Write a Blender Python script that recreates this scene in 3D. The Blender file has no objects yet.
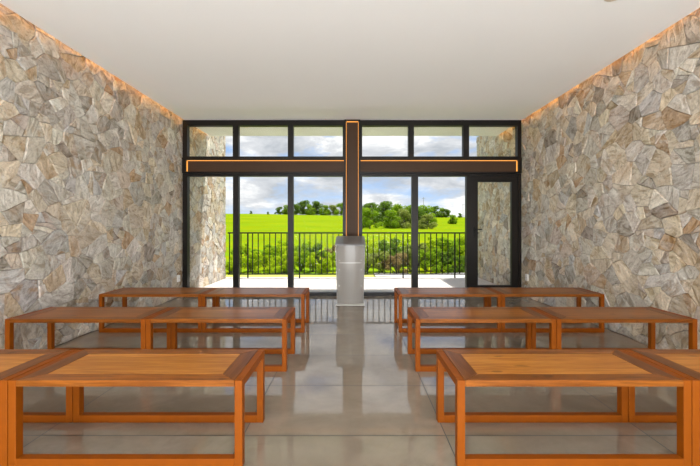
import bpy, bmesh, math, random
from mathutils import Vector, Matrix, Euler
import mathutils.noise as mnoise

scene = bpy.context.scene
COL = scene.collection
R = math.radians

# ------------------------------------------------------------------ camera
CAM_Z = 1.22
cam_data = bpy.data.cameras.new('camera')
cam_data.sensor_width = 36.0
cam_data.lens = 340.0 / 700.0 * 36.0
cam_data.shift_x = -3.0 / 700.0
cam_data.shift_y = -6.0 / 700.0
cam_data.clip_end = 2000
cam = bpy.data.objects.new('camera', cam_data)
cam.location = (0, 0, CAM_Z)
cam.rotation_euler = (R(90), 0, 0)
COL.objects.link(cam)
scene.camera = cam

# ------------------------------------------------------------------ view
scene.view_settings.view_transform = 'Standard'
scene.view_settings.look = 'None'
scene.view_settings.exposure = 0.40
scene.view_settings.gamma = 1.0
scene.view_settings.use_curve_mapping = False
scene.cycles.use_denoising = True
scene.cycles.max_bounces = 10
scene.cycles.diffuse_bounces = 5
scene.cycles.transparent_max_bounces = 12

# ------------------------------------------------------------------ node helpers
class NT:
    def __init__(s, tree):
        s.t = tree
        tree.nodes.clear()
    def n(s, kind, **kw):
        nd = s.t.nodes.new(kind)
        for k, v in kw.items():
            if k.startswith('i_'):
                nd.inputs[k[2:].replace('_', ' ')].default_value = v
            else:
                setattr(nd, k, v)
        return nd
    def l(s, a, b):
        s.t.links.new(a, b)
    def math(s, op, a, b=None, c=None, clamp=False):
        nd = s.n('ShaderNodeMath', operation=op, use_clamp=clamp)
        for i, v in enumerate((a, b, c)):
            if v is None: continue
            if isinstance(v, (int, float)): nd.inputs[i].default_value = v
            else: s.l(v, nd.inputs[i])
        return nd.outputs[0]
    def mix(s, fac, a, b, blend='MIX'):
        nd = s.n('ShaderNodeMix', data_type='RGBA', blend_type=blend)
        for sock, v in ((nd.inputs[0], fac), (nd.inputs[6], a), (nd.inputs[7], b)):
            if isinstance(v, (int, float)): sock.default_value = v
            elif isinstance(v, tuple): sock.default_value = (v[0], v[1], v[2], 1)
            else: s.l(v, sock)
        return nd.outputs[2]
    def ramp(s, fac, stops):
        nd = s.n('ShaderNodeValToRGB')
        els = nd.color_ramp.elements
        while len(els) < len(stops): els.new(0.5)
        for e, (p, c) in zip(els, stops):
            e.position = p
            e.color = (c, c, c, 1) if isinstance(c, (int, float)) else (c[0], c[1], c[2], 1)
        s.l(fac, nd.inputs[0])
        return nd.outputs[0]
    def noise(s, vec, scale, detail=4, rough=0.55, dist=0.0):
        nd = s.n('ShaderNodeTexNoise')
        nd.inputs['Scale'].default_value = scale
        nd.inputs['Detail'].default_value = detail
        nd.inputs['Roughness'].default_value = rough
        nd.inputs['Distortion'].default_value = dist
        if vec is not None: s.l(vec, nd.inputs['Vector'])
        return nd.outputs[0]
    def mapping(s, vec, scale=(1, 1, 1), loc=(0, 0, 0), rot=(0, 0, 0)):
        nd = s.n('ShaderNodeMapping')
        nd.inputs['Scale'].default_value = scale
        nd.inputs['Location'].default_value = loc
        nd.inputs['Rotation'].default_value = rot
        s.l(vec, nd.inputs['Vector'])
        return nd.outputs[0]
    def bump(s, h, strength=0.3, dist=0.01):
        nd = s.n('ShaderNodeBump')
        nd.inputs['Strength'].default_value = strength
        nd.inputs['Distance'].default_value = dist
        s.l(h, nd.inputs['Height'])
        return nd.outputs[0]
    def principled(s, color=None, rough=0.5, metallic=0.0, normal=None, coat=0.0, spec=0.5, alpha=None):
        p = s.n('ShaderNodeBsdfPrincipled')
        if isinstance(color, tuple): p.inputs['Base Color'].default_value = (*color, 1)
        elif color is not None: s.l(color, p.inputs['Base Color'])
        if isinstance(rough, (int, float)): p.inputs['Roughness'].default_value = rough
        else: s.l(rough, p.inputs['Roughness'])
        p.inputs['Metallic'].default_value = metallic
        p.inputs['Specular IOR Level'].default_value = spec
        p.inputs['Coat Weight'].default_value = coat
        p.inputs['Coat Roughness'].default_value = 0.15
        if normal is not None: s.l(normal, p.inputs['Normal'])
        return p
    def out(s, shader):
        o = s.n('ShaderNodeOutputMaterial')
        s.l(shader, o.inputs[0])

def new_mat(name):
    m = bpy.data.materials.new(name)
    m.use_nodes = True
    return m, NT(m.node_tree)

# ------------------------------------------------------------------ world: cloudy blue sky
world = bpy.data.worlds.new('sky')
scene.world = world
world.use_nodes = True
w = NT(world.node_tree)
tc = w.n('ShaderNodeTexCoord')
d = tc.outputs['Generated']
sep = w.n('ShaderNodeSeparateXYZ'); w.l(d, sep.inputs[0])
el = w.math('MAXIMUM', sep.outputs[2], 0.0)
blue = w.ramp(el, [(0.0, (0.66, 0.78, 0.92)), (0.12, (0.42, 0.60, 0.90)), (0.35, (0.24, 0.44, 0.82)), (1.0, (0.14, 0.30, 0.70))])
big = w.noise(w.mapping(d, (3.2, 3.2, 8.5), (0.35, 0.2, 0.1)), 1.55, 7, 0.56, 0.25)
cf = w.ramp(big, [(0.36, 0.0), (0.50, 1.0)])
shade = w.noise(w.mapping(d, (3.6, 3.6, 11.0), (2.3, 0.7, 0.45)), 1.8, 6, 0.58, 0.3)
ccol = w.ramp(shade, [(0.36, (0.50, 0.53, 0.58)), (0.51, (0.72, 0.735, 0.77)), (0.60, (1.0, 1.0, 1.0))])
skycol = w.mix(cf, blue, ccol)
bg = w.n('ShaderNodeBackground'); w.l(skycol, bg.inputs[0]); bg.inputs[1].default_value = 0.86
wo = w.n('ShaderNodeOutputWorld'); w.l(bg.outputs[0], wo.inputs[0])

# ------------------------------------------------------------------ sun and added fill lights
sun_d = bpy.data.lights.new('sun', 'SUN')
sun_d.energy = 5.7
sun_d.angle = R(1.0)
sun_d.color = (1.0, 0.96, 0.90)
sun = bpy.data.objects.new('sun', sun_d)
sun.rotation_euler = Vector((-0.28, -0.125, -0.95)).to_track_quat('-Z', 'Y').to_euler()
sun.location = (20, 30, 40)
COL.objects.link(sun)

def area(name, loc, direction, sx, sy, power, color=(1, 1, 1)):
    a = bpy.data.lights.new(name, 'AREA')
    a.shape = 'RECTANGLE'; a.size = sx; a.size_y = sy; a.energy = power; a.color = color
    o = bpy.data.objects.new(name, a)
    o.location = loc
    o.rotation_euler = Vector(direction).to_track_quat('-Z', 'Y').to_euler()
    COL.objects.link(o)
    return o
# added fill light before the closed back wall, brightening the room from behind
area('rear_fill', (0, -5.8, 1.56), (0, 1, 0.06), 5.8, 3.0, 95, (1.0, 0.98, 0.96))
# added wide fill light at floor level behind the camera, brightening the ceiling
area('ceiling_fill', (0, -2.3, 0.12), (0, 0.62, 1), 5.6, 3.0, 740, (0.93, 0.965, 1.0))

# ------------------------------------------------------------------ materials
MAT = {}
def simple(name, color, rough=0.5, metallic=0.0, spec=0.5, noise_amt=0.0, nscale=30, coat=0.0):
    m, t = new_mat(name)
    c = color
    if noise_amt:
        tcn = t.n('ShaderNodeTexCoord')
        f = t.noise(tcn.outputs['Object'], nscale, 4)
        c = t.mix(f, tuple(x * (1 - noise_amt) for x in color), tuple(min(1, x * (1 + noise_amt)) for x in color))
    t.out(t.principled(c, rough, metallic, spec=spec, coat=coat).outputs[0])
    MAT[name] = m
    return m

simple('ceiling_paint', (0.88, 0.875, 0.87), 0.9, spec=0.1, noise_amt=0.01, nscale=2)
simple('white_plaster', (0.72, 0.71, 0.69), 0.9, spec=0.1, noise_amt=0.03, nscale=3)
simple('bronze_frame', (0.010, 0.0080, 0.0068), 0.4, 0.0, spec=0.25, noise_amt=0.1, nscale=8)
simple('black_rail', (0.009, 0.0085, 0.008), 0.5, spec=0.2, noise_amt=0.1, nscale=12)
simple('black_rubber', (0.02, 0.02, 0.02), 0.7)
simple('socket_plastic', (0.85, 0.85, 0.84), 0.35)
simple('socket_dark', (0.10, 0.10, 0.10), 0.5)
simple('steel', (0.55, 0.55, 0.55), 0.3, 1.0)
simple('bark', (0.13, 0.10, 0.075), 0.9, noise_amt=0.35, nscale=8)
simple('pole_wood', (0.35, 0.32, 0.30), 0.9, noise_amt=0.2, nscale=3)
simple('concrete', (0.50, 0.48, 0.45), 0.9, noise_amt=0.12, nscale=4)
simple('downlight_trim', (0.66, 0.56, 0.46), 0.6, noise_amt=0.03)

def emis(name, color, strength):
    m, t = new_mat(name)
    e = t.n('ShaderNodeEmission'); e.inputs[0].default_value = (*color, 1); e.inputs[1].default_value = strength
    t.out(e.outputs[0]); MAT[name] = m
emis('led_cove', (1.0, 0.40, 0.045), 38.0)
emis('led_cross', (1.0, 0.40, 0.08), 1.15)
emis('lamp_glow', (1.0, 0.86, 0.68), 4.0)

# floor tiles: 1.185 x 0.625 m polished porcelain
m, t = new_mat('floor_tile'); MAT['floor_tile'] = m
g = t.n('ShaderNodeNewGeometry'); pos = g.outputs['Position']
sp = t.n('ShaderNodeSeparateXYZ'); t.l(pos, sp.inputs[0])
def tiled(sock, off, size):
    u = t.math('DIVIDE', t.math('SUBTRACT', sock, off), size)
    fr = t.math('FRACT', u)
    dist = t.math('MULTIPLY', t.math('MINIMUM', fr, t.math('SUBTRACT', 1.0, fr)), size)
    return dist, t.math('FLOOR', u)
dx, ix = tiled(sp.outputs[0], -0.642 - 11.85, 1.185)
dy, iy = tiled(sp.outputs[1], 1.99 - 12.5, 0.625)
joint = t.math('LESS_THAN', t.math("MINIMUM", dx, dy), 0.0034)
comb = t.n('ShaderNodeCombineXYZ'); t.l(ix, comb.inputs[0]); t.l(iy, comb.inputs[1])
wn = t.n('ShaderNodeTexWhiteNoise', noise_dimensions='3D'); t.l(comb.outputs[0], wn.inputs['Vector'])
offs = t.n('ShaderNodeVectorMath', operation='MULTIPLY_ADD')
t.l(wn.outputs['Color'], offs.inputs[0]); offs.inputs[1].default_value = (9, 9, 9); t.l(pos, offs.inputs[2])
n1 = t.noise(t.mapping(offs.outputs[0], (1.0, 1.5, 1)), 1.7, 6, 0.6, 0.8)
n2 = t.noise(offs.outputs[0], 14, 5, 0.6, 0.3)
c1 = t.ramp(n1, [(0.3, (0.235, 0.196, 0.150)), (0.55, (0.28, 0.236, 0.183)), (0.75, (0.325, 0.275, 0.215))])
c2 = t.mix(t.ramp(n2, [(0.45, 0.0), (0.75, 0.35)]), c1, (0.22, 0.18, 0.14))
c3 = t.mix(joint, c2, (0.035, 0.03, 0.026))
rg = t.ramp(n2, [(0.3, 0.035), (0.8, 0.07)])
rgh = t.math('ADD', rg, t.math('MULTIPLY', joint, 0.5))
p = t.principled(c3, rgh, spec=1.0)
t.out(p.outputs[0])

# outside terrace tiles
m, t = new_mat('terrace_tile'); MAT['terrace_tile'] = m
g = t.n('ShaderNodeNewGeometry'); pos = g.outputs['Position']
sp = t.n('ShaderNodeSeparateXYZ'); t.l(pos, sp.inputs[0])
dx, ix = tiled(sp.outputs[0], -0.642 - 11.85, 1.185)
dy, iy = tiled(sp.outputs[1], 1.99 - 12.5, 0.625)
joint = t.math('LESS_THAN', t.math('MINIMUM', dx, dy), 0.0022)
n1 = t.noise(pos, 3, 5)
c1 = t.mix(n1, (0.60, 0.55, 0.515), (0.66, 0.61, 0.575))
t.out(t.principled(t.mix(joint, c1, (0.3, 0.27, 0.24)), 0.45, spec=0.3).outputs[0])

# natural stone cladding, one colour and grain direction per stone
m, t = new_mat('stone_cladding'); MAT['stone_cladding'] = m
at = t.n('ShaderNodeAttribute', attribute_name='stone_col')
at2 = t.n('ShaderNodeAttribute', attribute_name='stone_rnd')
s2 = t.n('ShaderNodeSeparateColor'); t.l(at2.outputs['Color'], s2.inputs[0])
g = t.n('ShaderNodeNewGeometry')
vr = t.n('ShaderNodeVectorRotate', rotation_type='X_AXIS')
t.l(g.outputs['Position'], vr.inputs['Vector'])
t.l(t.math('MULTIPLY', s2.outputs[0], 6.2832), vr.inputs['Angle'])
ofs = t.n('ShaderNodeVectorMath', operation='MULTIPLY_ADD')
t.l(at2.outputs['Color'], ofs.inputs[0]); ofs.inputs[1].default_value = (23, 31, 17); t.l(vr.outputs[0], ofs.inputs[2])
streak = t.noise(t.mapping(ofs.outputs[0], (1.0, 1.3, 3.2)), 3.6, 8, 0.63, 1.5)
blotch = t.noise(ofs.outputs[0], 6.0, 6, 0.6, 0.6)
fine = t.noise(ofs.outputs[0], 45.0, 5, 0.65)
dark = t.mix(1.0, at.outputs['Color'], (0.55, 0.52, 0.485), 'MULTIPLY')
light = t.mix(0.28, at.outputs['Color'], (0.80, 0.78, 0.75))
c = t.mix(t.ramp(streak, [(0.37, 0.0), (0.48, 0.55), (0.63, 1.0)]), dark, light)
rust = t.math('MULTIPLY', t.ramp(blotch, [(0.50, 0.0), (0.66, 1.0)]), t.math('MULTIPLY', s2.outputs[2], 0.75))
c = t.mix(rust, c, (0.40, 0.235, 0.10))
white = t.math('MULTIPLY', t.ramp(blotch, [(0.36, 1.0), (0.46, 0.0)]), t.math('MULTIPLY', s2.outputs[1], 0.6))
c = t.mix(white, c, (0.74, 0.71, 0.67))
c = t.mix(t.ramp(fine, [(0.36, 0.32), (0.5, 0.0)]), c, (0.16, 0.14, 0.12))
hsum = t.math('ADD', t.math('MULTIPLY', streak, 1.0), t.math('MULTIPLY', fine, 0.35))
t.out(t.principled(c, 0.78, normal=t.bump(hsum, 0.85, 0.035), spec=0.25).outputs[0])
simple('mortar', (0.36, 0.33, 0.29), 0.95, noise_amt=0.25, nscale=25)

# wood: grain along object X or Y
def wood(name, ca, cb, axis='X', rough=0.32, seed=0.0):
    m, t = new_mat(name); MAT[name] = m
    tcn = t.n('ShaderNodeTexCoord')
    oi = t.n('ShaderNodeObjectInfo')
    of = t.n('ShaderNodeVectorMath', operation='ADD')
    t.l(tcn.outputs['Object'], of.inputs[0])
    cb3 = t.n('ShaderNodeCombineXYZ')
    t.l(t.math('MULTIPLY', oi.outputs['Random'], 37.0), cb3.inputs[0]); cb3.inputs[1].default_value = seed
    t.l(t.math('MULTIPLY', oi.outputs['Random'], 11.0), cb3.inputs[2])
    t.l(cb3.outputs[0], of.inputs[1])
    v = of.outputs[0]
    sc = (1.3, 16, 16) if axis == 'X' else (16, 1.3, 16)
    sc2 = (5, 130, 130) if axis == 'X' else (130, 5, 130)
    grain = t.noise(t.mapping(v, sc), 1.6, 5, 0.6, 0.7)
    pores = t.noise(t.mapping(v, sc2), 1.2, 3, 0.6)
    # planks across the grain
    s3 = t.n('ShaderNodeSeparateXYZ'); t.l(tcn.outputs['Object'], s3.inputs[0])
    plank = t.math('FLOOR', t.math('MULTIPLY', s3.outputs[1 if axis == 'X' else 0], 1 / 0.098))
    wnn = t.n('ShaderNodeTexWhiteNoise', noise_dimensions='2D')
    cc = t.n('ShaderNodeCombineXYZ'); t.l(plank, cc.inputs[0]); t.l(t.math('MULTIPLY', oi.outputs['Random'], 100), cc.inputs[1])
    t.l(cc.outputs[0], wnn.inputs['Vector'])
    c = t.mix(t.ramp(grain, [(0.38, 0.0), (0.62, 1.0)]), ca, cb)
    c = t.mix(t.math('MULTIPLY', wnn.outputs[0], 0.55), c, tuple(x * 0.62 for x in ca))
    c = t.mix(t.ramp(pores, [(0.48, 0.0), (0.68, 0.65)]), c, tuple(x * 0.5 for x in ca))
    # knots
    kn = t.noise(t.mapping(v, (3.5, 7, 7) if axis == 'X' else (7, 3.5, 7)), 2.0, 1, 0.4)
    c = t.mix(t.ramp(kn, [(0.72, 0.0), (0.78, 0.7)]), c, tuple(x * 0.35 for x in ca))
    t.out(t.principled(c, rough, normal=t.bump(pores, 0.06, 0.002), spec=0.22, coat=0.05).outputs[0])
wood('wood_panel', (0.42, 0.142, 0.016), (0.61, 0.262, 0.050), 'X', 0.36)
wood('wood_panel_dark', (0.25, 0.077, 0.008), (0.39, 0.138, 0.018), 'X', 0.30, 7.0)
wood('wood_border', (0.190, 0.054, 0.0055), (0.33, 0.104, 0.013), 'X', 0.33, 3.0)
wood('wood_border_end', (0.140, 0.039, 0.005), (0.235, 0.073, 0.010), 'Y', 0.33, 5.0)

# rust orange painted steel tube
m, t = new_mat('rust_steel'); MAT['rust_steel'] = m
tcn = t.n('ShaderNodeTexCoord')
f = t.noise(tcn.outputs['Object'], 14, 5)
t.out(t.principled(t.mix(f, (0.205, 0.048, 0.0010), (0.25, 0.060, 0.0016)), 0.5, spec=0.15).outputs[0])

# bronze cladding of the cross with fine ribs
m, t = new_mat('bronze_plate'); MAT['bronze_plate'] = m
tcn = t.n('ShaderNodeTexCoord')
n1 = t.noise(t.mapping(tcn.outputs['Object'], (1, 1, 60)), 2, 4)
t.out(t.principled(t.mix(n1, (0.045, 0.027, 0.016), (0.070, 0.042, 0.026)), 0.5, 0.0, spec=0.15).outputs[0])

# window glass: clear pane with a weak mirror reflection
m, t = new_mat('clear_glass'); MAT['clear_glass'] = m
fr = t.n('ShaderNodeFresnel'); fr.inputs[0].default_value = 1.06
tr = t.n('ShaderNodeBsdfTransparent'); tr.inputs[0].default_value = (0.985, 0.99, 0.985, 1)
gl = t.n('ShaderNodeBsdfGlossy'); gl.inputs['Roughness'].default_value = 0.0
mx = t.n('ShaderNodeMixShader'); t.l(fr.outputs[0], mx.inputs[0]); t.l(tr.outputs[0], mx.inputs[1]); t.l(gl.outputs[0], mx.inputs[2])
t.out(mx.outputs[0])

# frosted acrylic
def acrylic(name, col, transl, clear, rough):
    m, t = new_mat(name); MAT[name] = m
    tcn = t.n('ShaderNodeTexCoord')
    n1 = t.noise(t.mapping(tcn.outputs['Object'], (5, 5, 0.9)), 1.6, 4, 0.5, 0.5)
    cc = t.mix(n1, tuple(x * 0.92 for x in col), tuple(min(1, x * 1.06) for x in col))
    pr = t.principled(cc, rough, spec=0.5)
    tl = t.n('ShaderNodeBsdfTranslucent'); t.l(cc, tl.inputs[0])
    m1 = t.n('ShaderNodeMixShader'); m1.inputs[0].default_value = transl
    t.l(pr.outputs[0], m1.inputs[1]); t.l(tl.outputs[0], m1.inputs[2])
    tr = t.n('ShaderNodeBsdfTransparent'); tr.inputs[0].default_value = (0.95, 0.95, 0.95, 1)
    m2 = t.n('ShaderNodeMixShader'); m2.inputs[0].default_value = clear
    t.l(m1.outputs[0], m2.inputs[1]); t.l(tr.outputs[0], m2.inputs[2])
    t.out(m2.outputs[0])
acrylic('acrylic_body', (0.52, 0.495, 0.46), 0.30, 0.28, 0.22)
acrylic('acrylic_back', (0.50, 0.475, 0.44), 0.35, 0.05, 0.25)
acrylic('acrylic_wing', (0.70, 0.68, 0.65), 0.35, 0.30, 0.15)
acrylic('acrylic_top', (0.25, 0.24, 0.23), 0.30, 0.15, 0.2)
simple('acrylic_edge', (0.62, 0.60, 0.57), 0.2)

# meadow
m, t = new_mat('meadow_grass'); MAT['meadow_grass'] = m
g = t.n('ShaderNodeNewGeometry'); pos = g.outputs['Position']
a1 = t.noise(t.mapping(pos, (0.05, 0.09, 0.05)), 1.0, 6, 0.6)
a2 = t.noise(pos, 1.6, 6, 0.7)
a3 = t.noise(t.mapping(pos, (0.25, 0.7, 0.3)), 1.0, 5, 0.65)
c = t.ramp(a1, [(0.3, (0.155, 0.205, 0.002)), (0.5, (0.208, 0.25, 0.0025)), (0.7, (0.26, 0.283, 0.005))])
c = t.mix(t.ramp(a3, [(0.40, 0.55), (0.55, 0.0)]), c, (0.13, 0.29, 0.012))
c = t.mix(t.ramp(a2, [(0.35, 0.5), (0.55, 0.0)]), c, (0.10, 0.22, 0.012))
t.out(t.principled(c, 0.95, normal=t.bump(a2, 0.5, 0.15), spec=0.0).outputs[0])
simple('dry_grass', (0.40, 0.41, 0.10), 0.95, noise_amt=0.45, nscale=2.5, spec=0.05)

def leafmat(name, ca, cb):
    m, t = new_mat(name); MAT[name] = m
    at = t.n('ShaderNodeAttribute', attribute_name='leaf_rnd')
    c = t.mix(at.outputs['Fac'], ca, cb)
    df = t.n('ShaderNodeBsdfDiffuse'); t.l(c, df.inputs[0])
    tl = t.n('ShaderNodeBsdfTranslucent'); t.l(c, tl.inputs[0])
    mx = t.n('ShaderNodeMixShader'); mx.inputs[0].default_value = 0.5
    t.l(df.outputs[0], mx.inputs[1]); t.l(tl.outputs[0], mx.inputs[2])
    t.out(mx.outputs[0])
leafmat('leaf_dark', (0.101, 0.185, 0.025), (0.210, 0.319, 0.042))
leafmat('leaf_mid', (0.168, 0.302, 0.015), (0.336, 0.470, 0.029))
leafmat('leaf_lime', (0.319, 0.462, 0.010), (0.504, 0.605, 0.034))
leafmat('leaf_olive', (0.202, 0.260, 0.050), (0.378, 0.420, 0.101))
leafmat('leaf_rust', (0.269, 0.202, 0.084), (0.403, 0.302, 0.134))

# ------------------------------------------------------------------ geometry helpers
def bx(bm, x0, x1, y0, y1, z0, z1):
    vs = [bm.verts.new((x, y, z)) for z in (z0, z1) for y in (y0, y1) for x in (x0, x1)]
    for f in ((0, 2, 3, 1), (4, 5, 7, 6), (0, 1, 5, 4), (2, 6, 7, 3), (0, 4, 6, 2), (1, 3, 7, 5)):
        bm.faces.new([vs[i] for i in f])
    return vs

def box_bm(x0, x1, y0, y1, z0, z1, bevel=0.0, seg=2):
    bm = bmesh.new()
    bx(bm, x0, x1, y0, y1, z0, z1)
    if bevel:
        bmesh.ops.bevel(bm, geom=bm.edges[:], offset=bevel, segments=seg, profile=0.5, affect='EDGES')
    return bm

def prism_bm(pts, z0, z1, bevel=0.0):
    bm = bmesh.new()
    a = [bm.verts.new((x, y, z0)) for x, y in pts]
    b = [bm.verts.new((x, y, z1)) for x, y in pts]
    n = len(pts)
    bm.faces.new(a[::-1]); bm.faces.new(b)
    for i in range(n):
        bm.faces.new((a[i], a[(i + 1) % n], b[(i + 1) % n], b[i]))
    bmesh.ops.recalc_face_normals(bm, faces=bm.faces)
    if bevel:
        bmesh.ops.bevel(bm, geom=bm.edges[:], offset=bevel, segments=2, profile=0.5, affect='EDGES')
    return bm

def cyl(bm, p0, p1, r0, r1=None, seg=12):
    if r1 is None: r1 = r0
    p0, p1 = Vector(p0), Vector(p1)
    q = (p1 - p0).to_track_quat('Z', 'Y')
    ra, rb = [], []
    for i in range(seg):
        a = 2 * math.pi * i / seg
        v = Vector((math.cos(a), math.sin(a), 0))
        ra.append(bm.verts.new(p0 + q @ (v * r0))); rb.append(bm.verts.new(p1 + q @ (v * r1)))
    for i in range(seg):
        j = (i + 1) % seg
        bm.faces.new((ra[i], ra[j], rb[j], rb[i]))
    bm.faces.new(ra[::-1]); bm.faces.new(rb)

def obj(name, bm, mat, parent=None, smooth=False):
    me = bpy.data.meshes.new(name)
    if smooth:
        for f in bm.faces: f.smooth = True
    bm.to_mesh(me); bm.free()
    me.materials.append(MAT[mat])
    o = bpy.data.objects.new(name, me)
    COL.objects.link(o)
    if parent is not None: o.parent = parent
    return o

def thing(name, label, cat, loc=(0, 0, 0), rotz=0.0, group=None):
    o = bpy.data.objects.new(name, None)
    o.empty_display_size = 0.1
    COL.objects.link(o)
    o.location = loc; o.rotation_euler = (0, 0, rotz)
    o['label'] = label; o['category'] = cat
    if group: o['group'] = group
    return o

def tag(o, label, cat, group=None, kind=None):
    o['label'] = label; o['category'] = cat
    if group: o['group'] = group
    if kind: o['kind'] = kind
    return o

def struct(name, bm, mat, label, cat):
    o = obj(name, bm, mat)
    o['kind'] = 'structure'
    o['label'] = label; o['category'] = cat
    return o

def copy_tree(root, label, loc, rotz=0.0, scale=None):
    r = root.copy(); COL.objects.link(r)
    r.location = loc; r.rotation_euler = (0, 0, rotz); r['label'] = label
    if scale: r.scale = scale
    for ch in list(root.children):
        c = ch.copy(); COL.objects.link(c); c.parent = r
        for gch in list(ch.children):
            dd = gch.copy(); COL.objects.link(dd); dd.parent = c
    return r

# ------------------------------------------------------------------ room shell
WL, WR = -3.05, 3.05            # mortar planes of the two stone walls
CEIL = 3.113
GY = 6.07                       # glazing plane
SOFFIT_Y = 7.07

struct('floor', box_bm(-3.3, 3.3, -6.0, 6.115, -0.8, 0.0), 'floor_tile',
       'polished beige rectangular porcelain floor tiles with thin dark joints', 'floor')
struct('terrace_floor', box_bm(-3.3, 3.3, 6.115, 8.28, -0.8, 0.0), 'terrace_tile',
       'pale sunlit terrace paving outside the windows', 'floor')
struct('ceiling', box_bm(-2.985, 2.992, -6.0, SOFFIT_Y, CEIL, CEIL + 0.03), 'ceiling_paint',
       'flat white plaster ceiling continuing out as the eaves', 'ceiling')
struct('roof_slab', box_bm(-3.3, 3.3, -6.0, SOFFIT_Y, 3.30, 3.55), 'white_plaster',
       'white roof slab above the ceiling slots', 'roof')
struct('wall_back', box_bm(-3.3, 3.3, -6.2, -6.0, -0.8, 3.55), 'white_plaster',
       'plain white plaster wall behind the benches', 'wall')

for side_, xa, xb in (('left', -3.3, -3.03), ('right', 3.03, 3.3)):
    struct('wall_%s_rear' % side_, box_bm(xa, xb, -6.0, -2.7, -0.8, 3.3), 'white_plaster',
           'plain white plaster wall at the rear on the %s side' % side_, 'wall')

# ---- stone walls: irregular polygons of natural stone
PALETTE = [(0.59, 0.56, 0.525), (0.68, 0.65, 0.61), (0.80, 0.775, 0.735), (0.64, 0.55, 0.42),
           (0.57, 0.44, 0.29), (0.50, 0.31, 0.15), (0.31, 0.25, 0.20), (0.54, 0.54, 0.555),
           (0.43, 0.40, 0.36), (0.74, 0.65, 0.525), (0.58, 0.49, 0.43)]
WEIGHTS = {'left': (5, 5, 3, 3.4, 1.8, 1.0, 1.3, 4.2, 2.6, 2.6, 1.8),
           'right': (4, 3.6, 2.2, 5.2, 3.2, 1.4, 1.4, 2.0, 2.6, 4.2, 1.8)}

def clip(poly, nx, ny, dd):
    out = []
    n = len(poly)
    for i in range(n):
        a = poly[i]; b = poly[(i + 1) % n]
        da = a[0] * nx + a[1] * ny - dd; db = b[0] * nx + b[1] * ny - dd
        if da <= 0: out.append(a)
        if (da < 0 < db) or (db < 0 < da):
            s = da / (da - db)
            out.append((a[0] + (b[0] - a[0]) * s, a[1] + (b[1] - a[1]) * s))
    return out

def split_poly(poly, rnd, depth=0):
    A = 0
    n = len(poly)
    for i in range(n):
        p, q = poly[i], poly[(i + 1) % n]
        A += p[0] * q[1] - q[0] * p[1]
    A = abs(A) / 2
    if depth >= 4 or A < 0.011 or (A < 0.06 and rnd.random() < 0.60): return [poly]
    cy = sum(p[0] for p in poly) / n; cz = sum(p[1] for p in poly) / n
    # cut across the longer axis most of the time
    syy = sum((p[0] - cy) ** 2 for p in poly); szz = sum((p[1] - cz) ** 2 for p in poly); syz = sum((p[0] - cy) * (p[1] - cz) for p in poly)
    ax = 0.5 * math.atan2(2 * syz, syy - szz) + rnd.gauss(0, 0.45)
    nx, ny = math.cos(ax), math.sin(ax)
    dd = nx * cy + ny * cz + rnd.uniform(-.25, .25) * math.sqrt(A)
    a = clip(poly, nx, ny, dd); b = clip(poly, -nx, -ny, -dd)
    if len(a) < 3 or len(b) < 3: return [poly]
    return split_poly(a, rnd, depth + 1) + split_poly(b, rnd, depth + 1)

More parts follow.
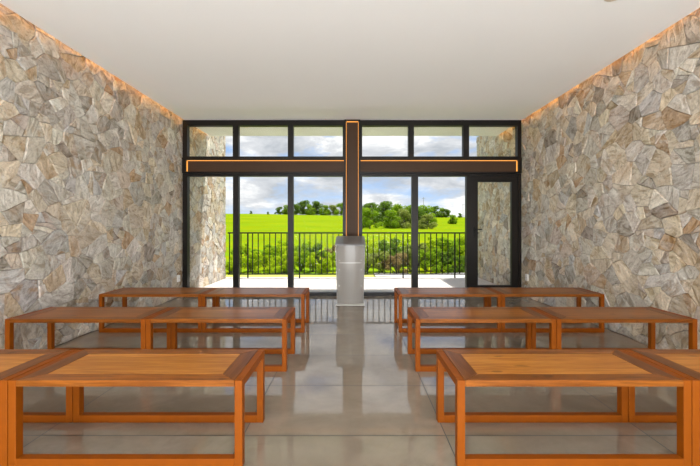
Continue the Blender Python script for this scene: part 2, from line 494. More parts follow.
def stone_wall(name, side, y0, y1, z1, seed, label):
    rnd = random.Random(seed)
    pts = []
    for tries in range(13000):
        y, z = rnd.uniform(y0, y1), rnd.uniform(0, z1)
        r = rnd.choice((0.11, 0.14, 0.17, 0.22)) if tries < 3000 else 0.09
        ok = True
        for (py, pz, pr) in pts:
            if ((y - py) * 1.15) ** 2 + (z - pz) ** 2 < (0.80 * (r + pr)) ** 2:
                ok = False; break
        if ok: pts.append((y, z, r))
    bm = bmesh.new()
    lc = bm.loops.layers.float_color.new('stone_col')
    lr = bm.loops.layers.float_color.new('stone_rnd')
    sgn = 1 if side == 'left' else -1
    X0 = WL if side == 'left' else WR
    back = X0 - sgn * 0.25
    bx(bm, min(back, X0), max(back, X0), y0, y1, -0.8, z1)
    for f in bm.faces: f.material_index = 1
    cells = []
    for k, (y, z, r) in enumerate(pts):
        poly = [(y0, 0), (y1, 0), (y1, z1), (y0, z1)]
        near = sorted(((py - y) ** 2 + (pz - z) ** 2, i) for i, (py, pz, pr) in enumerate(pts)
                      if i != k and abs(py - y) < 1.2 and abs(pz - z) < 1.2)[:26]
        for d2, i in near:
            py, pz, pr = pts[i]
            L = math.sqrt(d2)
            nx, ny = (py - y) / L, (pz - z) / L
            mid = (d2 + r * r - pr * pr) / (2 * L)
            poly = clip(poly, nx, ny, nx * y + ny * z + mid)
            if len(poly) < 3: break
        if len(poly) >= 3: cells += split_poly(poly, rnd)
    def wob(p):
        v = mnoise.noise_vector(Vector((p[0] * 4.0, p[1] * 4.0, seed)))
        v2 = mnoise.noise_vector(Vector((p[0] * 17.0, p[1] * 17.0, seed + 5)))
        return (p[0] + v.x * 0.030 + v2.x * 0.007, p[1] + v.y * 0.030 + v2.y * 0.007)
    for poly in cells:
        gap = rnd.choice((0.0008, 0.0014, 0.002, 0.0035))
        n = len(poly)
        A2 = sum(poly[i][0] * poly[(i + 1) % n][1] - poly[(i + 1) % n][0] * poly[i][1] for i in range(n))
        if A2 < 0: poly = poly[::-1]
        # shrink by the joint width, nip a few corners
        src = poly
        for i in range(n):
            a, b = src[i], src[(i + 1) % n]
            L = math.hypot(b[0] - a[0], b[1] - a[1])
            if L < 1e-5: continue
            nx, ny = (b[1] - a[1]) / L, -(b[0] - a[0]) / L
            poly = clip(poly, nx, ny, nx * a[0] + ny * a[1] - gap)
            if len(poly) < 3: break
        if len(poly) < 3: continue
        ring = []
        n = len(poly)
        for i in range(n):
            a, b = poly[i], poly[(i + 1) % n]
            L = math.hypot(b[0] - a[0], b[1] - a[1])
            if L < 0.004: continue
            m_ = max(1, int(L / 0.05))
            for q in range(m_):
                u = q / m_
                ring.append((a[0] + (b[0] - a[0]) * u, a[1] + (b[1] - a[1]) * u))
        if len(ring) < 3: continue
        ring = [(min(y1, max(y0, p[0])), min(z1, max(0.0, p[1]))) for p in map(wob, ring)]
        n = len(ring)
        cy = sum(p[0] for p in ring) / n; cz = sum(p[1] for p in ring) / n
        h = rnd.uniform(0.012, 0.026)
        ty, tz = rnd.uniform(-0.045, 0.045), rnd.uniform(-0.045, 0.045)
        rad = max(0.03, sum(math.hypot(p[0] - cy, p[1] - cz) for p in ring) / n)
        def P(p, cut, hh, jit=0.0):
            u = 1 - cut / rad
            yy = cy + (p[0] - cy) * u; zz = cz + (p[1] - cz) * u
            hx = hh + (yy - cy) * ty + (zz - cz) * tz + rnd.uniform(-jit, jit)
            return bm.verts.new((X0 + sgn * hx, yy, zz))
        v0 = [bm.verts.new((X0 - sgn * .004, p[0], p[1])) for p in ring]
        v1 = [P(p, 0.0008, h * 0.84, .0010) for p in ring]
        v2 = [P(p, rnd.uniform(.003, .008), h, 0.0012) for p in ring]
        vc = bm.verts.new((X0 + sgn * (h + 0.001), cy, cz))
        base = rnd.choices(PALETTE, WEIGHTS[side])[0]
        br = rnd.uniform(0.88, 1.20)
        colr = (min(1, base[0] * br * rnd.uniform(1.0, 1.06)), min(1, base[1] * br), min(1, base[2] * br * rnd.uniform(.88, .98)), 1)
        # bedding direction mostly upright, some lying
        ang = rnd.choice((0.25, 0.25, 0.0, 0.5)) + rnd.gauss(0, .07)
        rv = (ang % 1.0, rnd.random() ** 1.5, rnd.random() ** 1.6, 1)
        fs = []
        for i in range(n):
            j2 = (i + 1) % n
            fs.append(bm.faces.new((v0[i], v0[j2], v1[j2], v1[i])))
            fs.append(bm.faces.new((v1[i], v1[j2], v2[j2], v2[i])))
            fs.append(bm.faces.new((v2[i], v2[j2], vc)))
        for f in fs:
            if sgn < 0: f.normal_flip()
            for lp in f.loops:
                lp[lc] = colr; lp[lr] = rv
    o = obj(name, bm, 'stone_cladding')
    o.data.materials.append(MAT['mortar'])
    o['kind'] = 'structure'; o['label'] = label; o['category'] = 'wall'
    return o

stone_wall('wall_left', 'left', -2.7, 8.10, 3.42, 11, 'left wall clad in irregular grey and beige natural stone')
stone_wall('wall_right', 'right', -2.7, 8.34, 3.42, 23, 'right wall clad in irregular tan and grey natural stone')

# ------------------------------------------------------------------ ceiling slots with LED strips
tag(obj('cove_light', box_bm(-3.012, -2.998, -2.6, 7.0, 3.286, 3.297), 'led_cove'),
    'warm LED strip in the slot above the left stone wall', 'strip light', 'warm LED strips in the ceiling slots')
tag(obj('cove_light', box_bm(2.998, 3.012, -2.6, 7.0, 3.286, 3.297), 'led_cove'),
    'warm LED strip in the slot above the right stone wall', 'strip light', 'warm LED strips in the ceiling slots')

# ------------------------------------------------------------------ glazing
FY0, FY1 = 6.02, 6.11
S = 340.0 / FY0
def fx(px): return (px - 353.0) / S
def fz(py): return max(0.0, CAM_Z - (py - 227.0) / S)

def ring_bm(o, i, y0, y1):
    bm = bmesh.new()
    ox0, ox1, oz0, oz1 = o; ix0, ix1, iz0, iz1 = i
    bx(bm, ox0, ix0, y0, y1, oz0, oz1)
    bx(bm, ix1, ox1, y0, y1, oz0, oz1)
    bx(bm, ix0, ix1, y0, y1, iz1, oz1)
    bx(bm, ix0, ix1, y0, y1, oz0, iz0)
    return bm

def window(n, ox, oy, gx, gy_, label):
    r = thing('window_%d' % n, label, 'window')
    r['kind'] = 'structure'
    zt = CEIL if oy[0] < 130 else fz(oy[0])
    o = (fx(ox[0]), fx(ox[1]), fz(oy[1]), zt)
    i = (fx(gx[0]), fx(gx[1]), fz(gy_[1]), fz(gy_[0]))
    obj('frame', ring_bm(o, i, FY0, FY1), 'bronze_frame', r)
    obj('pane', box_bm(i[0] - .004, i[1] + .004, GY - 0.003, GY + 0.003, i[2] - .004, i[3] + .004), 'clear_glass', r)
    return r

UP, UPG = (120, 158), (125.6, 156.4)
LO, LOG = (173.5, 296), (176.2, 292.6)
window(1, (182.6, 235.4), UP, (187.2, 232.7), UPG, 'dark framed upper window pane beside the left stone wall')
window(2, (235.4, 290.5), UP, (238.2, 287.8), UPG, 'dark framed upper window, second from the left stone wall')
window(3, (290.5, 344.4), UP, (293.2, 342.7), UPG, 'dark framed upper window just left of the lit cross')
window(4, (360.2, 411.2), UP, (362.2, 408.4), UPG, 'dark framed upper window just right of the lit cross')
window(5, (411.2, 466.4), UP, (414.0, 463.4), UPG, 'dark framed upper window, second from the right stone wall')
window(6, (466.4, 521.5), UP, (469.2, 517.6), UPG, 'dark framed upper window above the door')
window(7, (182.6, 235.5), LO, (187.4, 232.9), LOG, 'tall dark framed window beside the left stone wall')
window(8, (235.5, 290.4), LO, (238.3, 287.7), LOG, 'tall dark framed window, second from the left stone wall')
window(9, (290.4, 344.4), LO, (293.1, 342.7), LOG, 'tall dark framed window just left of the lectern')
window(10, (360.2, 415.2), LO, (362.3, 411.9), LOG, 'tall dark framed window just right of the lectern')
window(11, (415.2, 467.4), LO, (418.2, 466.6), LOG, 'tall dark framed window beside the door')

dr = thing('door_1', 'dark framed glass door beside the right stone wall', 'door')
dr['kind'] = 'structure'
obj('frame', ring_bm((fx(467.4), fx(521.5), 0, fz(173.5)), (fx(469.6), fx(518.5), 0.004, fz(175.8)), FY0, FY1), 'bronze_frame', dr)
leaf = obj('leaf', ring_bm((fx(469.8), fx(518.3), 0.008, fz(176.0)), (fx(478.2), fx(512.0), fz(285.5), fz(181.8)), FY0 + 0.015, FY1 - 0.02), 'bronze_frame', dr)
obj('pane', box_bm(fx(478.2) - .004, fx(512.0) + .004, GY - .003, GY + .003, fz(285.5) - .004, fz(181.8) + .004), 'clear_glass', leaf)
bm = bmesh.new()
hx, hz = fx(474.6), fz(231)
bx(bm, hx - .016, hx + .016, FY0 + .005, FY0 + .015, hz - .11, hz + .09)
cyl(bm, (hx, FY0 + .012, hz + .03), (hx, FY0 - .045, hz + .03), .010)
cyl(bm, (hx - .008, FY0 - .042, hz + .03), (hx + .115, FY0 - .042, hz + .03), .009)
cyl(bm, (hx, FY0 + .012, hz - .06), (hx, FY0 - .002, hz - .06), .012)
obj('handle', bm, 'black_rail', leaf)

# ------------------------------------------------------------------ illuminated cross between the windows
cr = thing('cross', 'large bronze cross with warm glowing edges set between the windows', 'cross', (0, 0, 0))
cx0, cx1 = fx(344.4), fx(360.2)
CY0, CYB = 5.985, 6.06       # lip front, plate front
LIP = 0.030
az0, az1 = fz(173.5), fz(158.0)
def channel_v(x0, x1, z0, z1):
    bm = bmesh.new()
    bx(bm, x0, x0 + LIP, CY0, FY1, z0, z1)
    bx(bm, x1 - LIP, x1, CY0, FY1, z0, z1)
    bx(bm, x0 + LIP, x1 - LIP, CY0, FY1, z1 - 0.02, z1)
    return bm
obj('upright', channel_v(cx0, cx1, 0.0, CEIL - 0.001), 'bronze_frame', cr)
obj('upright_plate', box_bm(cx0 + LIP, cx1 - LIP, CYB, FY1 - .005, 0.0, CEIL - .025), 'bronze_plate', cr)
ST = 0.006
bm = bmesh.new()
bx(bm, cx0 + LIP, cx0 + LIP + ST, CYB - .034, CYB - .004, 0.02, CEIL - .03)
bx(bm, cx1 - LIP - ST, cx1 - LIP, CYB - .034, CYB - .004, 0.02, CEIL - .03)
bx(bm, cx0 + LIP + .01, cx1 - LIP - .01, CYB - .034, CYB - .004, CEIL - .021 - ST, CEIL - .021)
obj('light_strip', bm, 'led_cross', cr)
for (x0, x1, end) in ((fx(183.0), cx0, -1), (cx1, fx(521.0), 1)):
    bm = bmesh.new()
    bx(bm, x0, x1, CY0, FY1, az1 - 0.040, az1)
    bx(bm, x0, x1, CY0, FY1, az0, az0 + 0.030)
    ex = x0 if end < 0 else x1 - 0.06
    bx(bm, ex, ex + 0.06, CY0, FY1, az0 + 0.03, az1 - 0.04)
    obj('arm', bm, 'bronze_frame', cr)
    px0 = x0 + (0.06 if end < 0 else 0.0); px1 = x1 - (0.06 if end > 0 else 0.0)
    obj('arm_plate', box_bm(px0, px1, CYB, FY1 - .005, az0 + .03, az1 - .04), 'bronze_plate', cr)
    bm = bmesh.new()
    bx(bm, px0 + .01, px1 - .01, CYB - .034, CYB - .004, az1 - .040 - ST, az1 - .040)
    bx(bm, px0 + .01, px1 - .01, CYB - .034, CYB - .004, az0 + .030, az0 + .030 + ST)
    sx = px0 if end < 0 else px1 - ST
    bx(bm, sx, sx + ST, CYB - .034, CYB - .004, az0 + .04, az1 - .05)
    obj('light_strip', bm, 'led_cross', cr)

# ------------------------------------------------------------------ terrace railing
RY = 8.15
rl = thing('railing', 'black metal railing of thin vertical bars along the terrace edge', 'railing', (0, RY, 0))
obj('top_rail', box_bm(-3.0, 3.0, -.022, .022, 1.062, 1.095, .004), 'black_rail', rl)
obj('bottom_rail', box_bm(-3.0, 3.0, -.015, .015, 0.078, 0.106, .003), 'black_rail', rl)
posts = [-2.985, -2.52, -1.28, -0.04, 1.20, 2.44, 2.985]
for xx in posts[1:-1]:
    obj('post', box_bm(xx - .015, xx + .015, -.015, .015, 0.0, 1.062, .002), 'black_rail', rl)
bal = box_bm(-.010, .010, -.010, .010, 0.106, 1.062, .0015, 1)
me0 = None
k = -2.96
while k < 2.99:
    if min(abs(k - q) for q in posts[1:-1]) > 0.05:
        if me0 is None:
            b0 = obj('baluster', bal, 'black_rail', rl); b0.location.x = k; me0 = b0
        else:
            b = me0.copy(); COL.objects.link(b); b.parent = rl; b.location.x = k
    k += 0.1378

# ------------------------------------------------------------------ benches
BL, BD, BH = 1.186, 0.438, 0.443
TB = 0.040
def make_bench(panel_mat):
    r = thing('bench', '', 'bench', (0, 0, 0), 0, 'wooden benches with rust orange frames')
    L2, D2 = BL / 2, BD / 2
    for sx in (-1, 1):
        for sy in (-1, 1):
            x0 = -L2 if sx < 0 else L2 - TB
            y0 = -D2 if sy < 0 else D2 - TB
            obj('leg', box_bm(x0, x0 + TB, y0, y0 + TB, 0, BH, .0025), 'rust_steel', r)
        x0 = -L2 if sx < 0 else L2 - TB
        obj('side_rail', box_bm(x0, x0 + TB, -D2 + TB, D2 - TB, BH - TB, BH, .0025), 'rust_steel', r)
    for sy in (-1, 1):
        y0 = -D2 if sy < 0 else D2 - TB
        obj('stretcher', box_bm(-L2 + TB, L2 - TB, y0, y0 + TB, 0, 0.046, .0025), 'rust_steel', r)
    # mitred wooden border and planked panel, flush with the frame
    X0, X1, Y0, Y1 = -L2 + TB + .001, L2 - TB - .001, -D2, D2
    x0, x1, y0, y1 = -L2 + .130, L2 - .130, -D2 + .078, D2 - .078
    zt, zb = BH + .001, BH - .031
    gp = .0008
    obj('border_board', prism_bm([(X0, Y0), (X1, Y0), (x1 - gp, y0 - gp), (x0 + gp, y0 - gp)], zb, zt, .0012), 'wood_border', r)
    obj('border_board', prism_bm([(X1, Y1), (X0, Y1), (x0 + gp, y1 + gp), (x1 - gp, y1 + gp)], zb, zt, .0012), 'wood_border', r)
    obj('border_board', prism_bm([(X0, Y1 - gp), (X0, Y0 + gp), (x0 - gp, y0 + gp), (x0 - gp, y1 - gp)], zb, zt, .0012), 'wood_border_end', r)
    obj('border_board', prism_bm([(X1, Y0 + gp), (X1, Y1 - gp), (x1 + gp, y1 - gp), (x1 + gp, y0 + gp)], zb, zt, .0012), 'wood_border_end', r)
    pnl = obj('seat_panel', prism_bm([(x0, y0), (x1, y0), (x1, y1), (x0, y1)], zb, zt - .0005, .0012), panel_mat, r)
    if panel_mat == 'wood_panel': pnl['label'] = 'lighter planked seat panel'
    return r

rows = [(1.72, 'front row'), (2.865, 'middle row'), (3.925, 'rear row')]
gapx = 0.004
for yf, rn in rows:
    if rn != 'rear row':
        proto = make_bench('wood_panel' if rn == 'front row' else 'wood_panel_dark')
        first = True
    for xc, where in ((-0.560 - BL / 2, 'left of the aisle, at the aisle end'),
                      (-0.560 - BL * 1.5 - gapx, 'against the left stone wall'),
                      (0.528 + BL / 2, 'right of the aisle, at the aisle end'),
                      (0.528 + BL * 1.5 + gapx, 'against the right stone wall')):
        lab = 'wooden bench in the %s, %s' % (rn, where)
        loc = (xc, yf + BD / 2, 0)
        if first:
            proto.location = loc; proto['label'] = lab; first = False
        else:
            copy_tree(proto, lab, loc)

# ------------------------------------------------------------------ lectern
lc_ = thing('lectern', 'grey translucent acrylic lectern standing before the windows', 'lectern', (-0.043, 5.22, 0))
base = obj('base_plate', box_bm(-.225, .225, 0.0, .36, 0.008, 0.024, .004), 'acrylic_edge', lc_)
for sx in (-1, 1):
    for yy in (.03, .33):
        bm = bmesh.new(); cyl(bm, (sx * .205, yy, 0), (sx * .205, yy, 0.012), .012); obj('foot', bm, 'black_rubber', lc_)
# gently bowed front shield with chamfered upper corners
def shield(w0, w1, h0, h1, ch, y, bow, th):
    bm = bmesh.new()
    NX, NZ = 16, 14
    def pt(i, j, off):
        z = h1 if j == NZ else h0 + (h1 - ch - h0) * j / (NZ - 1)
        wd = w0 + (w1 - w0) * (z - h0) / (h1 - h0)
        if j == NZ: wd -= 2 * ch
        u = i / NX * 2 - 1
        return (u * wd / 2, y + bow * u * u + off, z)
    fr_ = [[bm.verts.new(pt(i, j, 0)) for i in range(NX + 1)] for j in range(NZ + 1)]
    bk = [[bm.verts.new(pt(i, j, th)) for i in range(NX + 1)] for j in range(NZ + 1)]
    for j in range(NZ):
        for i in range(NX):
            bm.faces.new((fr_[j][i], fr_[j][i + 1], fr_[j + 1][i + 1], fr_[j + 1][i]))
            bm.faces.new((bk[j][i + 1], bk[j][i], bk[j + 1][i], bk[j + 1][i + 1]))
    for j in range(NZ):
        bm.faces.new((fr_[j][0], fr_[j + 1][0], bk[j + 1][0], bk[j][0]))
        bm.faces.new((fr_[j + 1][NX], fr_[j][NX], bk[j][NX], bk[j + 1][NX]))
    for i in range(NX):
        bm.faces.new((fr_[0][i + 1], fr_[0][i], bk[0][i], bk[0][i + 1]))
        bm.faces.new((fr_[NZ][i], fr_[NZ][i + 1], bk[NZ][i + 1], bk[NZ][i]))
    bmesh.ops.recalc_face_normals(bm, faces=bm.faces)
    return bm
obj('front_panel', shield(.395, .445, .024, .95, .042, 0.06, .05, .008), 'acrylic_body', lc_)
obj('back_panel', box_bm(-.195, .195, .325, .333, .024, .98, .002), 'acrylic_back', lc_)
for sx in (-1, 1):
    pts = [(0.10, .024), (.33, .024), (.36, 1.02), (.08, .90)]
    bm = bmesh.new()
    xo0, xo1 = (.200, .226)
    for (pa, th) in (((pts), .008),):
        va = [bm.verts.new((sx * (xo0 + (xo1 - xo0) * z), y, z)) for y, z in pa]
        vb = [bm.verts.new((sx * (xo0 + (xo1 - xo0) * z + th), y, z)) for y, z in pa]
        bm.faces.new(va); bm.faces.new(vb[::-1])
        for i in range(4):
            bm.faces.new((va[i], va[(i + 1) % 4], vb[(i + 1) % 4], vb[i]))
    bmesh.ops.recalc_face_normals(bm, faces=bm.faces)
    obj('side_panel', bm, 'acrylic_wing', lc_)
# sloping reading top with raised lip
bm = bmesh.new()
q = [(-.238, .02, .935), (.238, .02, .935), (.228, .40, 1.06), (-.228, .40, 1.06)]
va = [bm.verts.new(v) for v in q]; vb = [bm.verts.new((v[0], v[1], v[2] + .012)) for v in q]
bm.faces.new(va[::-1]); bm.faces.new(vb)
for i in range(4): bm.faces.new((va[i], va[(i + 1) % 4], vb[(i + 1) % 4], vb[i]))
bmesh.ops.recalc_face_normals(bm, faces=bm.faces)
obj('reading_top', bm, 'acrylic_top', lc_)
pts = [(.21 * (i / 10 * 2 - 1), .0585 + .05 * (i / 10 * 2 - 1) ** 2) for i in range(11)] + [(.20, .322), (-.20, .322)]
obj('shelf', prism_bm(pts, .655, .669), 'acrylic_edge', lc_)
bm = bmesh.new()
for sx in (-1, 1):
    for zz in (.55, .70, .30):
        cyl(bm, (sx * .170, .098, zz), (sx * .170, .085, zz), .006, seg=10)
obj('fixing_screw', bm, 'steel', lc_)

# ------------------------------------------------------------------ outlets and downlight
def outlet(x, side, y, z, label):
    r = thing('wall_outlet', label, 'outlet', (x, y, z), 0, 'white wall outlets near the windows')
    s = 1 if side == 'left' else -1
    def b(x0, x1, *a): return box_bm(min(s * x0, s * x1), max(s * x0, s * x1), *a)
    obj('cover_plate', b(-0.03, 0.008, -.036, .036, -.058, .058, .003), 'socket_plastic', r)
    bm = bmesh.new()
    for yy in (-.012, .012): cyl(bm, (s * .006, yy, 0), (s * .0095, yy, 0), .004, seg=8)
    obj('socket_hole', bm, 'socket_dark', r)
outlet(-3.012, 'left', 5.88, .33, 'small white electrical outlet on the left stone wall')
outlet(3.012, 'right', 5.90, .345, 'small white electrical outlet on the right stone wall')

dl = thing('downlight', 'round recessed ceiling downlight near the right stone wall', 'ceiling light', (2.14, 2.765, CEIL))
bm = bmesh.new()
N = 32
prof = [(.085, 0.0), (.083, -.006), (.066, -.006), (.060, -.002)]
rings = [[bm.verts.new((r_ * math.cos(2 * math.pi * i / N), r_ * math.sin(2 * math.pi * i / N), z_)) for i in range(N)] for r_, z_ in prof]
for a, b in zip(rings, rings[1:]):
    for i in range(N):
        bm.faces.new((a[i], a[(i + 1) % N], b[(i + 1) % N], b[i]))
bmesh.ops.recalc_face_normals(bm, faces=bm.faces)
obj('trim_ring', bm, 'downlight_trim', dl, True)
bm = bmesh.new(); cyl(bm, (0, 0, -.003), (0, 0, -.0005), .060, seg=32); obj('lamp_lens', bm, 'lamp_glow', dl)

# ------------------------------------------------------------------ landscape
def gz(x, y):
    """height of the ground"""
    if y < 19: base = -0.85
    else:
        u = min(1.0, (y - 19) / 161.0)
        left = 7.3 + 1.0 * max(-1.0, min(1.0, -x / 60.0))
        ridge = left
        uu = u * u * (3 - 2 * u) * 0.25 + u * 0.75
        base = -0.85 + (ridge + 0.85) * uu
    if y > 180: base -= (y - 180) * 0.05
    if y > 15:
        base += 0.35 * mnoise.noise(Vector((x * 0.035, y * 0.03, 0.3))) * min(1, (y - 15) / 30)
    if y > 10:
        base += 0.07 * mnoise.noise(Vector((x * 0.4, y * 0.4, 4.0)))
    return base

ys = [-12, -4, 4, 8, 9, 10, 11, 12, 13, 14, 15, 16, 17, 18, 19, 20.5, 22, 24, 26, 28, 31, 34, 37, 40, 44, 48, 53, 58, 64, 70, 77, 84,
      92, 100, 108, 116, 125, 134, 143, 152, 160, 168, 174, 178, 182, 188, 196, 210, 240, 300]
bm = bmesh.new()
rowsv = []
for y in ys:
    half = 14 + abs(y) * 1.3
    n = 60
    rowsv.append([bm.verts.new((-half + 2 * half * i / n, y, gz(-half + 2 * half * i / n, y) if y > 8.2 else -0.86)) for i in range(n + 1)])
for a, b in zip(rowsv, rowsv[1:]):
    for i in range(60):
        bm.faces.new((a[i], a[i + 1], b[i + 1], b[i]))
gm = obj('ground', bm, 'meadow_grass', None, True)
gm['kind'] = 'structure'; gm['label'] = 'bright green grassy hillside rising beyond the terrace'; gm['category'] = 'ground'

# pale dry verge and a concrete garden path beyond the terrace
def strip(name, x0, x1, ya, yb, lift, th, mat):
    bm = bmesh.new()
    n = 30
    A, B, C_, D_ = [], [], [], []
    for i in range(n + 1):
        x = x0 + (x1 - x0) * i / n
        w1 = 0.15 * math.sin(x * 1.3)
        za, zb = gz(x, ya + w1) + lift, gz(x, yb + w1) + lift
        A.append(bm.verts.new((x, ya + w1, za))); B.append(bm.verts.new((x, yb + w1, zb)))
        C_.append(bm.verts.new((x, ya + w1, za - th))); D_.append(bm.verts.new((x, yb + w1, zb - th)))
    for i in range(n):
        bm.faces.new((A[i], A[i + 1], B[i + 1], B[i])); bm.faces.new((C_[i], C_[i + 1], A[i + 1], A[i]))
        bm.faces.new((B[i], B[i + 1], D_[i + 1], D_[i]))
    bmesh.ops.recalc_face_normals(bm, faces=bm.faces)
    return obj(name, bm, mat)
s_ = strip('grass_verge', -9, 9, 12.2, 14.6, 0.03, 0.1, 'dry_grass'); s_['kind'] = 'structure'; s_['label'] = 'yellowish strip of dry grass below the terrace railing'; s_['category'] = 'ground'
s_ = strip('garden_path', 0.9, 9, 13.4, 14.5, 0.10, 0.16, 'concrete'); s_['kind'] = 'structure'; s_['label'] = 'grey concrete path below the terrace on the right'; s_['category'] = 'path'

def foliage(name, mat, parent, blobs, n, size, seed, flat=0.5):
    rnd = random.Random(seed)
    verts, faces, vals = [], [], []
    wts = [b[3] ** 2 for b in blobs]
    for _ in range(n):
        bxx, byy, bzz, br = rnd.choices(blobs, wts)[0]
        while True:
            v = Vector((rnd.gauss(0, 1), rnd.gauss(0, 1), rnd.gauss(0, 1)))
            if v.length > .1: break
        v.normalize()
        rr = br * (0.55 + 0.5 * rnd.random() ** 0.6)
        p = Vector((bxx, byy, bzz)) + Vector((v.x * rr, v.y * rr, v.z * rr * 0.85))
        if p.z < 0.02: p.z = 0.02 + abs(p.z) * .3
        nrm = (v + Vector((rnd.uniform(-1, 1), rnd.uniform(-1, 1), rnd.uniform(-.3, 1))) * 0.9).normalized()
        t1 = nrm.orthogonal().normalized(); a = rnd.uniform(0, 6.28)
        t1 = Matrix.Rotation(a, 3, nrm) @ t1
        t2 = nrm.cross(t1)
        s = size * rnd.uniform(.6, 1.35)
        i0 = len(verts)
        verts += [p - t1 * s * .9, p + t2 * s * .45, p + t1 * s * .9, p - t2 * s * .45]
        faces.append((i0, i0 + 1, i0 + 2, i0 + 3)); vals.append(rnd.random())
    me = bpy.data.meshes.new(name)
    me.from_pydata([tuple(v) for v in verts], [], faces)
    at = me.attributes.new('leaf_rnd', 'FLOAT', 'FACE')
    at.data.foreach_set('value', vals)
    me.materials.append(MAT[mat])
    o = bpy.data.objects.new(name, me); COL.objects.link(o); o.parent = parent
    return o

def tree_proto(h, mat, seed, label, wide=1.0, leaf=0.16):
    rnd = random.Random(seed)
    r = thing('tree', label, 'tree', (0, 0, 0), 0, 'trees on the hillside')
    bm = bmesh.new()
    cyl(bm, (0, 0, -0.4), (0.05, 0, h * .35), h * .030, h * .022, 8)
    blobs = []
    for k in range(17):
        a = rnd.uniform(0, 6.28); z = h * rnd.uniform(.10, .86)
        rad = h * rnd.uniform(.06, .40) * wide * (1 - .45 * z / h)
        br = h * rnd.uniform(.12, .20)
        bl = (rad * math.cos(a), rad * math.sin(a), z, br)
        blobs.append(bl)
        cyl(bm, (0.05, 0, h * .30), (bl[0] * .9, bl[1] * .9, z), h * .012, h * .005, 6)
    obj('trunk', bm, 'bark', r)
    foliage('crown', mat, r, blobs, 3200, leaf, seed)
    return r

def shrub_proto(h, mat, seed, label, leaf=0.075, n=1300):
    rnd = random.Random(seed)
    r = thing('shrub', label, 'shrub', (0, 0, 0), 0, 'shrubs below the terrace railing')
    bm = bmesh.new(); blobs = []
    for k in range(13):
        a = rnd.uniform(0, 6.28); rad = h * rnd.uniform(.03, .52); z = h * rnd.uniform(.10, .88) * (1 - .5 * rad / h)
        bl = (rad * math.cos(a), rad * math.sin(a), z, h * rnd.uniform(.09, .19))
        blobs.append(bl)
        cyl(bm, (0, 0, -.1), (bl[0], bl[1], z), .02, .008, 5)
    obj('stem', bm, 'bark', r)
    foliage('foliage', mat, r, blobs, n, leaf, seed)
    return r

protos = {}
def place(kind, x, y, scale, label, rz, wide=1.0):
    key, maker = kind
    z = gz(x, y) - 0.02
    if key not in protos:
        r = maker(label)
        protos[key] = r
        r.location = (x, y, z); r.rotation_euler = (0, 0, rz); r.scale = (scale * wide, scale * wide, scale)
        return r
    return copy_tree(protos[key], label, (x, y, z), rz, (scale * wide, scale * wide, scale))

TK = {
    'dark': ('dark', lambda lab: tree_proto(4.0, 'leaf_dark', 5, lab, 1.1)),
    'mid': ('mid', lambda lab: tree_proto(4.0, 'leaf_mid', 9, lab, 1.2)),
    'round': ('round', lambda lab: tree_proto(4.0, 'leaf_mid', 15, lab, 1.35)),
    'olive': ('olive', lambda lab: tree_proto(4.0, 'leaf_olive', 21, lab, 1.2)),
}
rnd = random.Random(77)
def at(px, Y): return (px - 353.0) / 340.0 * Y
# (pixel column, distance, height scale, kind, label)
TREES = [
    (279, 172, 1.0, 'dark', 'small dark tree at the left end of the ridge copse'),
    (287, 176, 1.45, 'mid', 'rounded green tree second in the ridge copse from its left end'),
    (296, 172, 1.40, 'dark', 'dark tree third in the ridge copse from its left end'),
    (303, 176, 1.95, 'dark', 'tallest dark tree rising above the left ridge copse'),
    (310, 173, 1.60, 'mid', 'green tree just right of the tallest ridge tree'),
    (317, 178, 1.85, 'dark', 'broad dark tree in the middle of the ridge copse'),
    (325, 172, 1.50, 'mid', 'mid green tree on the ridge left of the cross'),
    (333, 176, 1.50, 'olive', 'olive green tree on the ridge beside the cross'),
    (341, 170, 1.65, 'round', 'bushy tree on the ridge directly behind the cross edge'),
    (363, 62, 1.05, 'mid', 'bright tree at the left edge of the right hand grove'),
    (370, 56, .80, 'round', 'bright low bushy tree in front of the right hand grove'),
    (368, 80, 1.25, 'dark', 'dark tree standing behind the left edge of the right grove'),
    (378, 84, 1.10, 'mid', 'mid green tree behind the low bushy tree of the grove'),
    (385, 76, 1.35, 'dark', 'tall dark topped tree left of centre in the right grove'),
    (392, 58, .92, 'mid', 'green tree front centre of the right grove'),
    (399, 70, 1.10, 'round', 'rounded tree in the centre of the right grove'),
    (405, 60, .95, 'olive', 'olive tree right of centre in the right grove'),
    (409, 78, 1.25, 'mid', 'tall green tree behind the window mullion in the right grove'),
    (417, 62, 1.0, 'dark', 'dark tree at the mullion edge of the right grove'),
    (424, 70, 1.25, 'mid', 'taller tree at the right end of the right grove'),
    (427, 58, .72, 'olive', 'low olive tree at the right foot of the grove'),
    (434, 150, 1.3, 'dark', 'dark far tree just right of the grove on the ridge'),
    (441, 152, 1.25, 'mid', 'green far tree in the small ridge clump'),
    (447, 150, 1.0, 'dark', 'right hand tree of the small ridge clump'),
    (453, 78, .62, 'mid', 'small lone tree on the slope near the door'),
    (460, 150, .55, 'dark', 'tiny far tree on the ridge beside the door frame'),
    (251, 168, .40, 'dark', 'tiny shrub like tree on the left skyline'),
    (268, 160, .35, 'dark', 'tiny shrub like tree on the slope left of the ridge copse'),
]
for px, Y, sc_, kd, lab in TREES:
    place(TK[kd], at(px, Y), Y, sc_, lab, rnd.uniform(0, 6.28), 1.15)

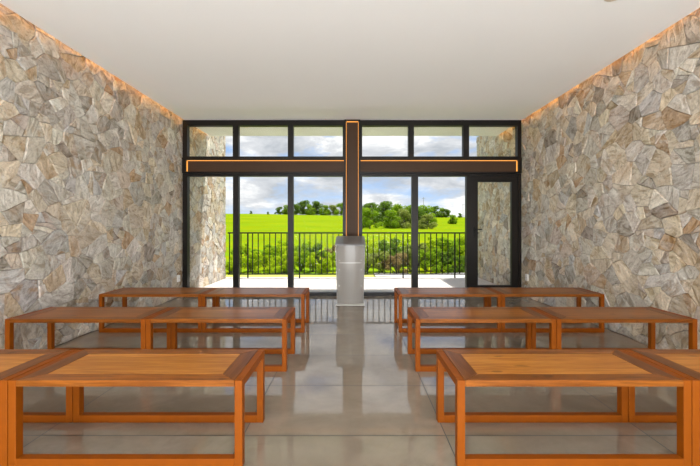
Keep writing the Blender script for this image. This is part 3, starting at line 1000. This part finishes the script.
SK = {
    'lime': ('slime', lambda lab: shrub_proto(1.4, 'leaf_lime', 31, lab)),
    'mid': ('smid', lambda lab: shrub_proto(1.4, 'leaf_mid', 32, lab)),
    'dark': ('sdark', lambda lab: shrub_proto(1.4, 'leaf_dark', 33, lab)),
    'olive': ('solive', lambda lab: shrub_proto(1.4, 'leaf_olive', 34, lab)),
    'rust': ('srust', lambda lab: shrub_proto(1.4, 'leaf_rust', 35, lab)),
}
CN = {'lime': 'lime green', 'mid': 'leafy green', 'dark': 'dark green', 'olive': 'olive green', 'rust': 'brownish'}
SHRUBS = [  # pixel column, distance, scale, kind
    (232, 15.2, 0.62, 'lime'), (241, 18, 0.8, 'mid'), (250, 15.6, 0.7, 'lime'), (258, 18.6, 0.75, 'mid'),
    (267, 16, 0.85, 'lime'), (275, 18.2, 0.95, 'mid'), (284, 15.4, 0.66, 'lime'), (292, 18, 0.9, 'lime'),
    (300, 15.8, 0.8, 'mid'), (307, 18.4, 1.0, 'mid'), (313, 15.6, 0.7, 'lime'), (320, 17.6, 1.05, 'dark'),
    (328, 15.6, 0.72, 'lime'), (334, 18.4, 1.05, 'rust'), (343, 16, 0.8, 'mid'), (357, 18, 0.9, 'lime'),
    (366, 15.6, 0.78, 'olive'), (374, 18.2, 1.0, 'lime'), (383, 15.8, 0.85, 'olive'), (390, 18, 1.2, 'dark'),
    (398, 15.4, 0.85, 'rust'), (403, 18.4, 1.25, 'dark'), (411, 15.8, 0.9, 'olive'), (419, 18, 1.05, 'olive'),
    (427, 15.6, 0.85, 'mid'), (434, 18.2, 1.1, 'lime'), (442, 15.8, 0.9, 'mid'), (449, 18, 1.3, 'mid'),
    (456, 15.4, 0.95, 'dark'), (464, 17.8, 1.25, 'lime'), (474, 15.8, 0.9, 'mid'), (246, 22.5, 0.7, 'lime'),
    (280, 23.5, 0.8, 'lime'), (309, 23, 0.8, 'lime'), (368, 23, 0.9, 'lime'), (408, 23, 0.9, 'lime'),
    (430, 23.5, 1.0, 'lime'), (455, 23, 1.0, 'mid')]
ordn = ['first', 'second', 'third', 'fourth', 'fifth', 'sixth', 'seventh', 'eighth', 'ninth', 'tenth', 'eleventh', 'twelfth', 'thirteenth']
cnt = {}
for px, Y, sc_, kd in SHRUBS:
    back = Y > 20
    half = 'left' if px < 350 else 'right'
    key = (back, half, kd)
    cnt[key] = cnt.get(key, 0) + 1
    rowname = 'on the slope behind' if back else 'below the railing'
    lab = '%s %s shrub %s, counted from the left, %s of the lectern' % (ordn[cnt[key] - 1], CN[kd], rowname, half)
    place(SK[kd], at(px, Y), Y, sc_, lab, rnd.uniform(0, 6.28))

for px, Y, hh, lab in ((423.5, 120, 7.5, 'thin utility pole rising behind the right hand grove'), (463, 140, 6.0, 'thin utility pole on the ridge beside the door frame')):
    x = at(px, Y)
    r = thing('utility_pole', lab, 'pole', (x, Y, gz(x, Y)), 0, 'utility poles on the ridge')
    bm = bmesh.new(); cyl(bm, (0, 0, -.3), (0, 0, hh), .09, .06, 8); obj('pole', bm, 'pole_wood', r)
    obj('crossarm', box_bm(-.6, .6, -.13, -.05, hh - .5, hh - .42), 'pole_wood', r)
